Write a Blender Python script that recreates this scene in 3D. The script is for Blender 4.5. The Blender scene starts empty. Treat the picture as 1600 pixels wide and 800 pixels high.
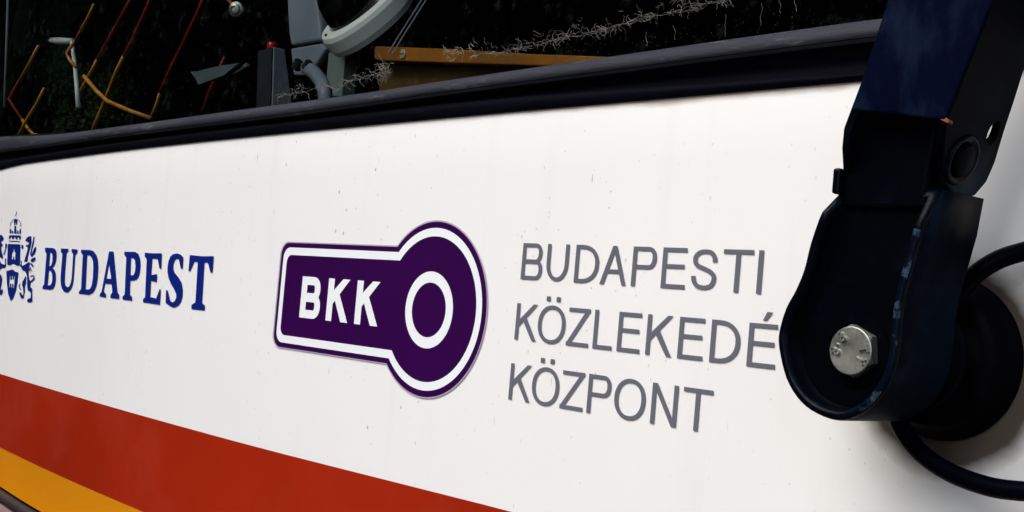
import bpy, bmesh, math, random
import numpy as np
from mathutils import Vector, Matrix
from mathutils.geometry import delaunay_2d_cdt

# ------------------------------------------------------------------ camera, sky, sun, exposure
# All shapes are written in units of the camera's distance to the front panel
# (panel plane y = 0, camera at y = -1) and scaled to metres by SC.
SC = 0.60
BASE = Vector((0.0, 0.0, 1.50))            # height of the lens above the street
F = 2.0
YAW, PIT, ROL = 0.84950798, 0.03987957, -0.08770925
KC, XC = 0.0366624, -1.9                   # the front panel curves back beyond x < XC

def _rot():
    cr, sr = math.cos(ROL), math.sin(ROL); cp, sp = math.cos(PIT), math.sin(PIT); cy, sy = math.cos(YAW), math.sin(YAW)
    R1 = np.array([[cr, 0, sr], [0, 1, 0], [-sr, 0, cr]])
    R2 = np.array([[1, 0, 0], [0, cp, -sp], [0, sp, cp]])
    R3 = np.array([[cy, -sy, 0], [sy, cy, 0], [0, 0, 1]])
    return R3 @ R2 @ R1
ROT = _rot()
RIGHT, FWD, UPV = [Vector(ROT[:, i]) for i in range(3)]
EYE = Vector((0, -1, 0))

scene = bpy.context.scene
cam = bpy.data.cameras.new('camera'); camo = bpy.data.objects.new('camera', cam)
scene.collection.objects.link(camo); scene.camera = camo
cam.sensor_width = 36; cam.lens = 36 * F * 1000 / 1600
cam.clip_start = 0.02; cam.clip_end = 500
M = Matrix((RIGHT, UPV, -FWD)).transposed().to_4x4()
M.translation = BASE + EYE * SC
camo.matrix_world = M

SUN_EL, SUN_AZ = math.radians(40), math.radians(198)     # compass bearing of the sun, panel faces -Y (180)
world = bpy.data.worlds.new('World'); scene.world = world; world.use_nodes = True
wn = world.node_tree.nodes; wl = world.node_tree.links
bg = wn['Background']
sky = wn.new('ShaderNodeTexSky'); sky.sky_type = 'NISHITA'; sky.sun_disc = False
sky.sun_elevation = SUN_EL; sky.sun_rotation = SUN_AZ
sky.air_density = 1.0; sky.dust_density = 3.0; sky.ozone_density = 1.0
wl.new(sky.outputs[0], bg.inputs[0]); bg.inputs[1].default_value = 0.15
sl = bpy.data.lights.new('sun', 'SUN'); sl.energy = 3.6; sl.angle = math.radians(65); sl.color = (1.0, 0.995, 0.975)
so = bpy.data.objects.new('sun', sl); scene.collection.objects.link(so)
sd = Vector((math.sin(SUN_AZ) * math.cos(SUN_EL), math.cos(SUN_AZ) * math.cos(SUN_EL), math.sin(SUN_EL)))
so.rotation_euler = sd.to_track_quat('Z', 'Y').to_euler(); so.location = sd * 20
vs = scene.view_settings
vs.view_transform = 'Standard'; vs.look = 'None'; vs.gamma = 1; vs.exposure = 0.45; vs.use_curve_mapping = False

# ------------------------------------------------------------------ helpers
random.seed(7)
COL = scene.collection

def ysurf(x): return KC * max(0.0, XC - x) ** 2
def ray(px, py):
    f = F * 1000
    return RIGHT * ((px - 800) / f) + FWD - UPV * ((py - 400) / f)
def at(px, py, y=0.0):
    """point of the photograph on the plane y"""
    d = ray(px, py); return EYE + d * ((1 + y) / d.y)
def on(px, py, off=0.0):
    """point of the photograph on the (curved) front panel moved by off along y"""
    d = ray(px, py); s = (1 + off) / d.y
    if s * d.x < XC:
        A = KC * d.x ** 2; B = -(2 * KC * XC * d.x + d.y); C = 1 + off + KC * XC * XC
        s = 2 * C / (-B + math.sqrt(max(B * B - 4 * A * C, 1e-9)))
    return EYE + d * s
def onpl(px, py, p, n):
    d = ray(px, py); return EYE + d * ((p - EYE).dot(n) / d.dot(n))

def W(p): return BASE + Vector(p) * SC

def link(name, me, mat, parent=None, origin=None, label=None, smooth=False):
    o = bpy.data.objects.new(name, me); COL.objects.link(o)
    if mat is not None and not me.materials: me.materials.append(mat)
    if smooth: me.polygons.foreach_set('use_smooth', [True] * len(me.polygons))
    if parent is not None:
        o.parent = parent
        o.matrix_parent_inverse = Matrix.Identity(4)
        o.location = -parent.location
    if label: o['label'] = label
    return o

def mesh(name, verts, faces, mat, parent=None, label=None, smooth=False, recalc=True):
    me = bpy.data.meshes.new(name)
    me.from_pydata([W(v) for v in verts], [], faces); me.validate()
    if recalc:
        bm = bmesh.new(); bm.from_mesh(me); bmesh.ops.recalc_face_normals(bm, faces=bm.faces); bm.to_mesh(me); bm.free()
    return link(name, me, mat, parent, label=label, smooth=smooth)

def empty(name, loc, label, cat, group=None):
    o = bpy.data.objects.new(name, None); COL.objects.link(o)
    o.location = W(loc); o.empty_display_size = 0.05
    o['label'] = label; o['category'] = cat
    if group: o['group'] = group
    return o
def tag(o, label, cat=None, group=None, kind=None):
    o['label'] = label
    if cat: o['category'] = cat
    if group: o['group'] = group
    if kind: o['kind'] = kind

def bevel(o, w, seg=2, ang=35):
    b = o.modifiers.new('bevel', 'BEVEL'); b.width = w * SC; b.segments = seg
    b.limit_method = 'ANGLE'; b.angle_limit = math.radians(ang); b.harden_normals = False

def tube(points, r, sides=10, closed=False, caps=True):
    """verts, faces of a tube along points (unit coordinates); r may be a list"""
    n = len(points); vs_, fs = [], []
    pts = [Vector(p) for p in points]
    prev = None
    for i, p in enumerate(pts):
        t = (pts[min(i + 1, n - 1)] - pts[max(i - 1, 0)]).normalized()
        if prev is None:
            a = t.cross(Vector((0, 0, 1)))
            if a.length < .1: a = t.cross(Vector((1, 0, 0)))
        else: a = prev - t * prev.dot(t)
        a.normalize(); b = t.cross(a); prev = a
        rr = r[i] if isinstance(r, (list, tuple)) else r
        for k in range(sides):
            q = 2 * math.pi * k / sides
            vs_.append(p + a * math.cos(q) * rr + b * math.sin(q) * rr)
    for i in range(n - 1):
        for k in range(sides):
            k2 = (k + 1) % sides
            fs.append((i * sides + k, i * sides + k2, (i + 1) * sides + k2, (i + 1) * sides + k))
    if caps:
        fs.append(tuple(range(sides))); fs.append(tuple((n - 1) * sides + k for k in range(sides)))
    return vs_, fs

def catmull(pts, n=6, closed=False):
    pts = [Vector(p) for p in pts]; out = []; m = len(pts)
    rng = range(m if closed else m - 1)
    for i in rng:
        if closed: p0, p1, p2, p3 = pts[i - 1], pts[i], pts[(i + 1) % m], pts[(i + 2) % m]
        else: p0, p1, p2, p3 = pts[max(i - 1, 0)], pts[i], pts[i + 1], pts[min(i + 2, m - 1)]
        for k in range(n):
            t = k / n
            out.append(0.5 * ((2 * p1) + (p2 - p0) * t + (2 * p0 - 5 * p1 + 4 * p2 - p3) * t * t + (3 * p1 - p0 - 3 * p2 + p3) * t ** 3))
    if not closed: out.append(pts[-1])
    return out

def lathe(c, axis, prof, seg=48, a0=None):
    """profile list of (radius, height along axis) turned round axis through c"""
    axis = Vector(axis).normalized()
    a = axis.orthogonal().normalized() if a0 is None else Vector(a0).normalized()
    b = axis.cross(a); vs_, fs = [], []
    for r, h in prof:
        for k in range(seg):
            q = 2 * math.pi * k / seg
            vs_.append(Vector(c) + axis * h + (a * math.cos(q) + b * math.sin(q)) * r)
    for i in range(len(prof) - 1):
        for k in range(seg):
            k2 = (k + 1) % seg
            fs.append((i * seg + k, i * seg + k2, (i + 1) * seg + k2, (i + 1) * seg + k))
    if prof[0][0] > 1e-6: fs.append(tuple(range(seg)))
    if prof[-1][0] > 1e-6: fs.append(tuple((len(prof) - 1) * seg + k for k in range(seg)))
    return vs_, fs

def prism(poly, vec):
    """closed solid: polygon (3-D points) swept by vec"""
    n = len(poly); v = [Vector(p) for p in poly] + [Vector(p) + Vector(vec) for p in poly]
    f = [tuple(range(n)), tuple(range(2 * n - 1, n - 1, -1))]
    for i in range(n): f.append((i, (i + 1) % n, n + (i + 1) % n, n + i))
    return v, f

def box(p0, p1):
    x0, y0, z0 = p0; x1, y1, z1 = p1
    return prism([(x0, y0, z0), (x1, y0, z0), (x1, y0, z1), (x0, y0, z1)], (0, y1 - y0, 0))

def ccw(p):
    s = sum(p[i - 1][0] * p[i][1] - p[i][0] * p[i - 1][1] for i in range(len(p)))
    return list(p) if s > 0 else list(reversed(p))

def fill2d(adds, subs=()):
    """union of adds minus subs as triangles"""
    pts, faces = [], []; S = 10.0
    for p in list(adds) + list(subs):
        p = ccw(p); faces.append(list(range(len(pts), len(pts) + len(p)))); pts += [Vector((a * S, b * S)) for a, b in p]
    r = delaunay_2d_cdt(pts, [], faces, 0, 1e-6)
    na = len(adds); keep = []
    for f, of in zip(r[2], r[5]):
        if any(i < na for i in of) and not any(i >= na for i in of): keep.append(tuple(f))
    return [(v.x / S, v.y / S) for v in r[0]], keep

def decal(name, adds, subs, off, mat, parent, label=None):
    v, f = fill2d(adds, subs)
    used = sorted({i for t in f for i in t}); mp = {i: k for k, i in enumerate(used)}
    verts = [(v[i][0], ysurf(v[i][0]) - off, v[i][1]) for i in used]
    fs = []
    for t in f:
        t = [mp[i] for i in t]
        a, b, c = (Vector(verts[i]) for i in t[:3])
        if (b - a).cross(c - a).y > 0: t.reverse()
        fs.append(tuple(t))
    return mesh(name, verts, fs, mat, parent, label, recalc=False)

def ribbon(path, wx, wz, closed=False):
    """quads of a pen stroke (nib wx wide in x, wz tall in z) along a 2-D path"""
    n = len(path); L, R = [], []
    for i in range(n):
        if closed: a, b = path[i - 1], path[(i + 1) % n]
        else: a, b = path[max(i - 1, 0)], path[min(i + 1, n - 1)]
        tx, tz = b[0] - a[0], b[1] - a[1]; l = math.hypot(tx, tz) or 1
        nx, nz = -tz / l, tx / l
        L.append((path[i][0] + nx * wx / 2, path[i][1] + nz * wz / 2)); R.append((path[i][0] - nx * wx / 2, path[i][1] - nz * wz / 2))
    return [[R[i], R[(i + 1) % n], L[(i + 1) % n], L[i]] for i in (range(n) if closed else range(n - 1))]

def glyph(ch, w, h, sx, sz):
    """polygons of a narrow grotesque capital, w wide, h tall, stems sx, bars sz"""
    P = []
    def rect(x0, z0, x1, z1): P.append([(x0, z0), (x1, z0), (x1, z1), (x0, z1)])
    def bowl(z0, z1, x1, k=0.9):
        a = sz / 2; zc = (z0 + z1) / 2; rz = (z1 - z0) / 2 - a; xr = x1 - sx / 2; rx = min(rz * k, xr - sx); xs = xr - rx
        path = [(sx * .5, z1 - a)] + [(xs + rx * math.sin(t) ** .9, zc + rz * math.copysign(abs(math.cos(t)) ** .9, math.cos(t))) for t in [math.pi * i / 18 for i in range(19)]] + [(sx * .5, z0 + a)]
        P.extend(ribbon(path, sx, sz))
    if ch in 'BDPKELN' or ch in 'É': rect(0, 0, sx, h)
    if ch == 'I': rect(0, 0, sx, h)
    if ch == 'B': bowl(h * .5 - sz * .45, h, w * .95); bowl(0, h * .5 + sz * .45, w)
    if ch == 'D': bowl(0, h, w, 1.25 if w > .5 * h else 1)
    if ch == 'P': bowl(h * .44, h, w)
    if ch in 'EÉ': rect(0, 0, w, sz); rect(0, h - sz, w, h); rect(0, h * .49 - sz * .0, w * .93, h * .49 + sz)
    if ch == 'É':
        P.append([(w * .46, h * 1.07), (w * .46 + sx * .75, h * 1.07), (w * .46 + sx * 1.9, h * 1.27), (w * .46 + sx * .75, h * 1.27)])
    if ch == 'L': rect(0, 0, w, sz)
    if ch == 'T': rect(0, h - sz, w, h); rect(w / 2 - sx / 2, 0, w / 2 + sx / 2, h)
    if ch == 'U':
        r = w / 2 - sx / 2; rz = min(r * 1.15, h * .4)
        path = [(sx / 2, h)] + [(w / 2 - r * math.cos(t), rz + sz / 2 - rz * math.sin(t)) for t in [math.pi * i / 18 for i in range(19)]] + [(w - sx / 2, h)]
        P.extend(ribbon(path, sx, sz))
    if ch == 'A':
        e = sx * 1.05
        P.append([(0, 0), (e, 0), (w / 2 + e / 2, h), (w / 2 - e / 2, h)]); P.append([(w - e, 0), (w, 0), (w / 2 + e / 2, h), (w / 2 - e / 2, h)])
        rect(w * .19, h * .29, w * .81, h * .29 + sz)
    if ch == 'K':
        e = sx * 1.18
        P.append([(sx * .5, h * .30), (sx * .5, h * .30 + e * 1.15), (w * .97 - e, h), (w * .97, h)])
        P.append([(w - e, 0), (w, 0), (sx + (w - sx) * .36, h * .66), (sx + (w - sx) * .36 - e * .62, h * .52)])
    if ch == 'N': rect(w - sx, 0, w, h); P.append([(0, h), (sx * 1.15, h), (w, 0), (w - sx * 1.15, 0)])
    if ch == 'Z': rect(0, 0, w, sz); rect(w * .04, h - sz, w, h); P.append([(0, sz * .6), (sx * 1.15, sz * .6), (w, h - sz * .6), (w - sx * 1.15, h - sz * .6)])
    if ch in 'OÖ':
        P.extend(ribbon([(w / 2 + (w - sx) / 2 * math.copysign(abs(math.cos(t)) ** .92, math.cos(t)), h / 2 + (h * 1.03 - sz) / 2 * math.copysign(abs(math.sin(t)) ** .92, math.sin(t))) for t in [2 * math.pi * i / 40 for i in range(40)]], sx, sz, True))
    if ch == 'Ö':
        for q in (.32, .68): rect(w * q - sx * .55, h * 1.12, w * q + sx * .55, h * 1.12 + sz * 1.25)
    if ch == 'S':
        pts = [(.93, .70), (.90, .82), (.76, .94), (.52, .97), (.26, .94), (.10, .83), (.10, .69), (.22, .59), (.46, .53), (.72, .46), (.90, .36), (.93, .24), (.84, .10), (.66, .04), (.46, .03), (.24, .07), (.09, .19), (.06, .32)]
        g = [Vector((sx * .42 + a * (w - sx * .84), sz * .40 + b * (h - sz * .8))) for a, b in pts]
        P.extend(ribbon([(v.x, v.y) for v in catmull([v.to_3d() for v in g], 3)], sx, sz))
    if ch == '8':
        for c, r in ((.27, .25), (.75, .22)):
            P.extend(ribbon([(w / 2 + w * r * 1.3 * math.cos(t), h * c + h * (r - .02) * math.sin(t)) for t in [2 * math.pi * i / 16 for i in range(16)]], sx, sz, True))
    if ch == '.': rect(0, 0, w, w)
    if ch == 'Y':
        P.append([(w / 2 - sx / 2, 0), (w / 2 + sx / 2, 0), (w / 2 + sx / 2, h * .5), (w / 2 - sx / 2, h * .5)])
        P.append([(w / 2 - sx / 2, h * .42), (w / 2 + sx * .4, h * .5), (sx, h), (0, h)]); P.append([(w / 2 + sx / 2, h * .42), (w / 2 - sx * .4, h * .5), (w - sx, h), (w, h)])
    return P

# ------------------------------------------------------------------ materials
def mat(name, col, rough=.5, spec=.5, metal=0, var=0, vscale=20, bump=0, bscale=60, coat=0, dust=None, dscale=30, dlo=.55, dhi=.75, edge=None, stretch=(1, 1, 1), rvar=0):
    m = bpy.data.materials.new(name); m.use_nodes = True; nt = m.node_tree; N = nt.nodes; L = nt.links
    b = N['Principled BSDF']
    b.inputs['Base Color'].default_value = (*col, 1); b.inputs['Roughness'].default_value = rough
    b.inputs['Specular IOR Level'].default_value = spec; b.inputs['Metallic'].default_value = metal
    b.inputs['Coat Weight'].default_value = coat; b.inputs['Coat Roughness'].default_value = .15
    tc = N.new('ShaderNodeTexCoord'); mp = N.new('ShaderNodeMapping'); mp.inputs['Scale'].default_value = stretch
    L.new(tc.outputs['Object'], mp.inputs[0])
    cur = None
    def rgb(c):
        n = N.new('ShaderNodeRGB'); n.outputs[0].default_value = (*c, 1); return n.outputs[0]
    cur = rgb(col)
    def noise(sc, det=5, rg=.6):
        n = N.new('ShaderNodeTexNoise'); n.inputs['Scale'].default_value = sc; n.inputs['Detail'].default_value = det; n.inputs['Roughness'].default_value = rg
        L.new(mp.outputs[0], n.inputs['Vector']); return n.outputs['Fac']
    def mr(sock, a, b_, c, d):
        n = N.new('ShaderNodeMapRange'); n.inputs[1].default_value = a; n.inputs[2].default_value = b_; n.inputs[3].default_value = c; n.inputs[4].default_value = d
        L.new(sock, n.inputs[0]); return n.outputs[0]
    def mix(fac, a, b_, mode='MIX'):
        n = N.new('ShaderNodeMix'); n.data_type = 'RGBA'; n.blend_type = mode
        L.new(fac, n.inputs[0]) if not isinstance(fac, float) else setattr(n.inputs[0], 'default_value', fac)
        L.new(a, n.inputs[6]); L.new(b_, n.inputs[7]); return n.outputs[2]
    if var:
        cur = mix(mr(noise(vscale), .35, .65, 0, 1), cur, rgb(tuple(c * (1 - var) for c in col)))
    if dust: cur = mix(mr(noise(dscale, 8, .65), dlo, dhi, 0, 1), cur, rgb(dust))
    if edge:
        g = N.new('ShaderNodeNewGeometry'); cur = mix(mr(g.outputs['Pointiness'], .53, .60, 0, .8), cur, rgb(edge))
    L.new(cur, b.inputs['Base Color'])
    if rvar: L.new(mr(noise(vscale * 1.7), .3, .7, max(rough - rvar, 0), min(rough + rvar, 1)), b.inputs['Roughness'])
    if bump:
        bp = N.new('ShaderNodeBump'); bp.inputs['Strength'].default_value = bump; bp.inputs['Distance'].default_value = .002
        L.new(noise(bscale, 4), bp.inputs['Height']); L.new(bp.outputs[0], b.inputs['Normal'])
    if max(col) < .03 and coat == 0 and name not in ('gloss_black', 'dark_leaf'): b.inputs['IOR'].default_value = 1.22
    m['_'] = 0
    return m

def dust_tint_patch(m, c, rad, col, amount=.8, nscale=18):
    """patch of dust or painted tint with its own outline round a point of the thing"""
    nt = m.node_tree; N = nt.nodes; L = nt.links; b = N['Principled BSDF']; src = b.inputs['Base Color'].links[0].from_socket
    tc = N.new('ShaderNodeTexCoord'); ds = N.new('ShaderNodeVectorMath'); ds.operation = 'DISTANCE'; L.new(tc.outputs['Object'], ds.inputs[0]); ds.inputs[1].default_value = W(c)
    ns = N.new('ShaderNodeTexNoise'); ns.inputs['Scale'].default_value = nscale; ns.inputs['Detail'].default_value = 6; L.new(tc.outputs['Object'], ns.inputs['Vector'])
    ad = N.new('ShaderNodeMath'); ad.operation = 'MULTIPLY_ADD'; L.new(ns.outputs['Fac'], ad.inputs[0]); ad.inputs[1].default_value = rad * SC * 1.2; L.new(ds.outputs['Value'], ad.inputs[2])
    mr = N.new('ShaderNodeMapRange'); L.new(ad.outputs[0], mr.inputs[0])
    for i_, v_ in enumerate((rad * SC * 1.6, rad * SC * .6, 0, amount)): mr.inputs[i_ + 1].default_value = v_
    mx = N.new('ShaderNodeMix'); mx.data_type = 'RGBA'; L.new(mr.outputs[0], mx.inputs[0]); L.new(src, mx.inputs[6]); mx.inputs[7].default_value = (*col, 1)
    L.new(mx.outputs[2], b.inputs['Base Color'])

def panel_material():
    m = mat('white_paint', (.80, .79, .772), .38, .35, bump=.03, bscale=6)
    nt = m.node_tree; N = nt.nodes; L = nt.links; b = N['Principled BSDF']
    src = b.inputs['Base Color'].links[0].from_socket
    tc = N.new('ShaderNodeTexCoord')
    def mp(s):
        n = N.new('ShaderNodeMapping'); n.inputs['Scale'].default_value = s; L.new(tc.outputs['Object'], n.inputs[0]); return n.outputs[0]
    def rng(s, a, b_, c, d):
        n = N.new('ShaderNodeMapRange'); 
        for i, v in enumerate((a, b_, c, d)): n.inputs[i + 1].default_value = v
        L.new(s, n.inputs[0]); return n.outputs[0]
    def math_(op, a, b_):
        n = N.new('ShaderNodeMath'); n.operation = op
        for i, v in enumerate((a, b_)):
            if isinstance(v, (int, float)): n.inputs[i].default_value = v
            else: L.new(v, n.inputs[i])
        return n.outputs[0]
    def mix(f, a, c):
        n = N.new('ShaderNodeMix'); n.data_type = 'RGBA'; L.new(f, n.inputs[0]); L.new(a, n.inputs[6]); n.inputs[7].default_value = (*c, 1); return n.outputs[2]
    def noise(sc, vec, det=4):
        n = N.new('ShaderNodeTexNoise'); n.inputs['Scale'].default_value = sc; n.inputs['Detail'].default_value = det; L.new(vec, n.inputs['Vector']); return n.outputs['Fac']
    # broad soft grime and faint vertical runs
    cur = mix(rng(noise(3.0, mp((1, 1, 1)), 5), .45, .75, 0, .35), src, (.70, .69, .675))
    cur = mix(rng(noise(9.0, mp((4, 4, .35)), 4), .56, .82, 0, .24), cur, (.60, .585, .56))
    # specks: small voronoi dots, stretched a little downwards, present only here and there
    for sc, st, lo, hi, seed, fac, keep in ((61, (1.3, 1, .8), .095, .03, 0.0, .85, .52), (170, (1, 1, .8), .14, .04, 3.1, .65, .65), (33, (2.8, 1, .45), .075, .03, 7.7, .9, .66), (23, (1, 1, .9), .045, .02, 1.9, .95, .72)):
        v = N.new('ShaderNodeTexVoronoi'); v.inputs['Scale'].default_value = sc
        mm = N.new('ShaderNodeMapping'); mm.inputs['Scale'].default_value = st; mm.inputs['Location'].default_value = (seed, 0, seed)
        L.new(tc.outputs['Object'], mm.inputs[0]); L.new(mm.outputs[0], v.inputs['Vector'])
        wn_ = N.new('ShaderNodeSeparateColor'); L.new(v.outputs['Color'], wn_.inputs[0])
        on_ = math_('GREATER_THAN', wn_.outputs[0], keep)
        dot = rng(v.outputs['Distance'], lo, hi, 0, fac)
        patch = rng(noise(5.0 + seed, mp((1, 1, .6)), 3), .42, .62, .1, 1)
        cur = mix(math_('MULTIPLY', math_('MULTIPLY', on_, dot), patch), cur, (.19, .17, .16))
    # grime line under the window rubber
    sx = N.new('ShaderNodeSeparateXYZ'); L.new(tc.outputs['Object'], sx.inputs[0])
    zt = BASE.z + .2345 * SC
    wob = math_('MULTIPLY', math_('SUBTRACT', noise(14, mp((1, 1, 1)), 5), .5), .012)
    d = math_('SUBTRACT', zt, math_('ADD', sx.outputs[2], wob))
    line = rng(d, .0050, .0010, 0, .85)
    line = math_('MULTIPLY', line, rng(sx.outputs[0], -1.0, -.62, 0, 1))
    cur = mix(line, cur, (.33, .27, .24))
    # brown halo rubbed round the spindle grommet, thickest below it
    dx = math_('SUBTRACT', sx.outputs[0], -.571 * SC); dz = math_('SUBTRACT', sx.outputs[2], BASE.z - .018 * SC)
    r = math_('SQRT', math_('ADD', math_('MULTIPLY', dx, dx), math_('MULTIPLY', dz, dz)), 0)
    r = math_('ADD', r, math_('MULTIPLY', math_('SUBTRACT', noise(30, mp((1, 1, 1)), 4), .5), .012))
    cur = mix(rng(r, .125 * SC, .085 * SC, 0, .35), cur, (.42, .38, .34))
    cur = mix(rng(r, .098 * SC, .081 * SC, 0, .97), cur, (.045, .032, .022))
    L.new(cur, b.inputs['Base Color'])
    return m

M_white = panel_material()
M_red = mat('red_film', (.34, .018, .0035), .36, .18, var=.2, vscale=2.5, dust=(.34, .035, .02), dscale=7, dlo=.5, dhi=.95, bump=.05, bscale=5)
M_orange = mat('orange_film', (.64, .225, .003), .34, .3, var=.1, vscale=3)
M_purple = mat('purple_vinyl', (.031, .0008, .060), .35, .25, var=.3, vscale=3)
M_film = mat('clear_film_edge', (.42, .36, .45), .3, .4)
M_wvinyl = mat('white_vinyl', (.80, .82, .83), .35, .35)
M_gvinyl = mat('grey_vinyl', (.125, .130, .155), .4, .3, var=.1, vscale=8)
M_bvinyl = mat('blue_vinyl', (.003, .013, .17), .38, .3)
M_rubber = mat('window_rubber', (.0018, .0019, .0050), .60, .10, var=.35, vscale=26, bump=.2, bscale=160, dust=(.008, .009, .018), dscale=55, dlo=.62, dhi=.85, stretch=(.35, 1, 1.4))
M_bead = mat('skylit_rubber', (.024, .025, .036), .58, .14, var=.45, vscale=18, bump=.4, bscale=200, dust=(.10, .10, .12), dscale=110, dlo=.58, dhi=.8, stretch=(.25, 1, 1.2))  # paler than the seal: sky light on the bead put into its colour
M_black = mat('black_paint', (.0008, .0012, .0026), .42, .07, var=.3, vscale=40, dust=(.0022, .004, .010), dscale=40, dlo=.52, dhi=.85, bump=.15, bscale=90)
M_navy = mat('black_paint_sky_sheen', (.0008, .0024, .014), .55, .06, var=.5, vscale=22, dust=(.0065, .0125, .030), dscale=45, dlo=.46, dhi=.72, bump=.2, bscale=70, stretch=(1, 1, .5))  # black arm face, with the blue of the reflected sky put into its colour
M_worn = mat('worn_dark_paint', (.0008, .0014, .0035), .30, .22, dust=(.006, .012, .026), dscale=55, dlo=.55, dhi=.8, bump=.25, bscale=80, rvar=.12, vscale=30)
M_wall = mat('side_wall_paint', (.0009, .0022, .0070), .5, .06, var=.4, vscale=25, dust=(.004, .011, .026), dscale=45, dlo=.5, dhi=.8, bump=.2, bscale=80)
M_edge = mat('worn_edge_highlight', (.001, .003, .008), .3, .3, dust=(.07, .115, .18), dscale=60, dlo=.50, dhi=.64, bump=.2, bscale=80)  # bright rim highlight put into the colour, broken up like worn paint
M_lug = mat('dusty_black_paint', (.0008, .0012, .0026), .42, .07, var=.3, vscale=40, dust=(.003, .006, .014), dscale=40, dlo=.5, dhi=.85)
M_cover = mat('black_rubber_cover', (.0007, .0008, .0014), .5, .10, dust=(.004, .004, .007), dscale=50, dlo=.62, dhi=.9, bump=.2, bscale=90)
M_hose = mat('hose_rubber', (.0008, .001, .0035), .4, .15, bump=.1, bscale=120)
M_rust = mat('rust', (.22, .08, .028), .8, .2, var=.5, vscale=90)
M_steel = mat('zinc_steel', (.40, .41, .36), .42, .5, metal=.85, var=.3, vscale=60, dust=(.22, .23, .19), dscale=90, dlo=.5, dhi=.75, bump=.15, bscale=160, rvar=.1)
M_ivory = mat('pale_plastic', (.84, .89, .87), .45, .4, var=.12, vscale=14)
M_grey = mat('grey_blue_plastic', (.20, .24, .30), .5, .3, var=.2, vscale=12)
M_greydk = mat('charcoal_plastic', (.022, .027, .037), .5, .3, var=.3, vscale=30)
M_dark = mat('cab_black', (.0012, .0012, .0014), .8, .05)
M_glossblack = mat('gloss_black', (.001, .001, .0012), .12, .35)
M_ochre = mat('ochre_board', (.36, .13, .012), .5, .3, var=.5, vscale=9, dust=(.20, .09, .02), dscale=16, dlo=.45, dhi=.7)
M_ochredk = mat('brown_board', (.11, .055, .012), .6, .2, var=.5, vscale=9)  # second board, a duller brown than the ochre one
M_yellow = mat('yellow_tube_paint', (.34, .15, .008), .5, .2, var=.4, vscale=30)
M_redtube = mat('red_tube_paint', (.20, .010, .004), .5, .2, var=.45, vscale=30)
M_redplastic = mat('red_plastic', (.50, .01, .008), .3, .5)
M_card = mat('grey_green_card', (.10, .14, .16), .4, .5, var=.3, vscale=20)
M_post = mat('grey_green_reflection', (.16, .21, .20), .5, .3, var=.3, vscale=10)
M_brass = mat('pale_brass', (.42, .36, .20), .4, .5, var=.2, vscale=60)
M_web = mat('dusty_cobweb', (.27, .25, .23), .9, .1, var=.4, vscale=60)
M_bumper = mat('mauve_bumper', (.26, .16, .165), .45, .4, var=.35, vscale=8)
M_trim = mat('bumper_trim', (.045, .026, .024), .7, .3, var=.4, vscale=30)
M_leaf = mat('leaf_green', (.030, .060, .020), .6, .2, var=.6, vscale=3)
M_bark = mat('bark', (.05, .04, .03), .9, .1)
M_lamp = mat('galvanised_post', (.50, .56, .56), .5, .4)
M_asphalt = mat('asphalt', (.055, .055, .056), .9, .3, var=.3, vscale=4, bump=.3, bscale=80)

def glass_material():
    m = bpy.data.materials.new('windscreen_glass'); m.use_nodes = True; nt = m.node_tree; N = nt.nodes; L = nt.links
    N.remove(N['Principled BSDF']); out = N['Material Output']
    tr = N.new('ShaderNodeBsdfTransparent'); tr.inputs[0].default_value = (.92, .95, .94, 1)
    gl = N.new('ShaderNodeBsdfGlossy'); gl.inputs['Roughness'].default_value = .01
    fr = N.new('ShaderNodeFresnel'); fr.inputs[0].default_value = 1.40
    mx = N.new('ShaderNodeMixShader'); L.new(fr.outputs[0], mx.inputs[0]); L.new(tr.outputs[0], mx.inputs[1]); L.new(gl.outputs[0], mx.inputs[2])
    df = N.new('ShaderNodeBsdfDiffuse'); df.inputs[0].default_value = (.35, .36, .36, 1)
    tc = N.new('ShaderNodeTexCoord'); ns = N.new('ShaderNodeTexNoise'); ns.inputs['Scale'].default_value = 55; ns.inputs['Detail'].default_value = 9; ns.inputs['Roughness'].default_value = .75
    L.new(tc.outputs['Object'], ns.inputs['Vector'])
    r = N.new('ShaderNodeMapRange'); r.inputs[1].default_value = .55; r.inputs[2].default_value = .85; r.inputs[3].default_value = .0; r.inputs[4].default_value = .05
    L.new(ns.outputs['Fac'], r.inputs[0])
    m2 = N.new('ShaderNodeMixShader'); L.new(r.outputs[0], m2.inputs[0]); L.new(mx.outputs[0], m2.inputs[1]); L.new(df.outputs[0], m2.inputs[2])
    L.new(m2.outputs[0], out.inputs[0])
    return m
M_glass = glass_material()

# ------------------------------------------------------------------ street: ground, and unseen trees added to darken the glass reflections
def ground():
    n = 12; R = 250; vs_, fs = [], []
    for i in range(n + 1):
        for j in range(n + 1): vs_.append(((-R + 2 * R * i / n), (-R + 2 * R * j / n), 0))
    for i in range(n):
        for j in range(n): a = i * (n + 1) + j; fs.append((a, a + 1, a + n + 2, a + n + 1))
    me = bpy.data.meshes.new('ground'); me.from_pydata(vs_, [], fs)
    o = link('ground', me, M_asphalt); o['kind'] = 'structure'; o['label'] = 'grey asphalt street'
ground()

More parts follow.
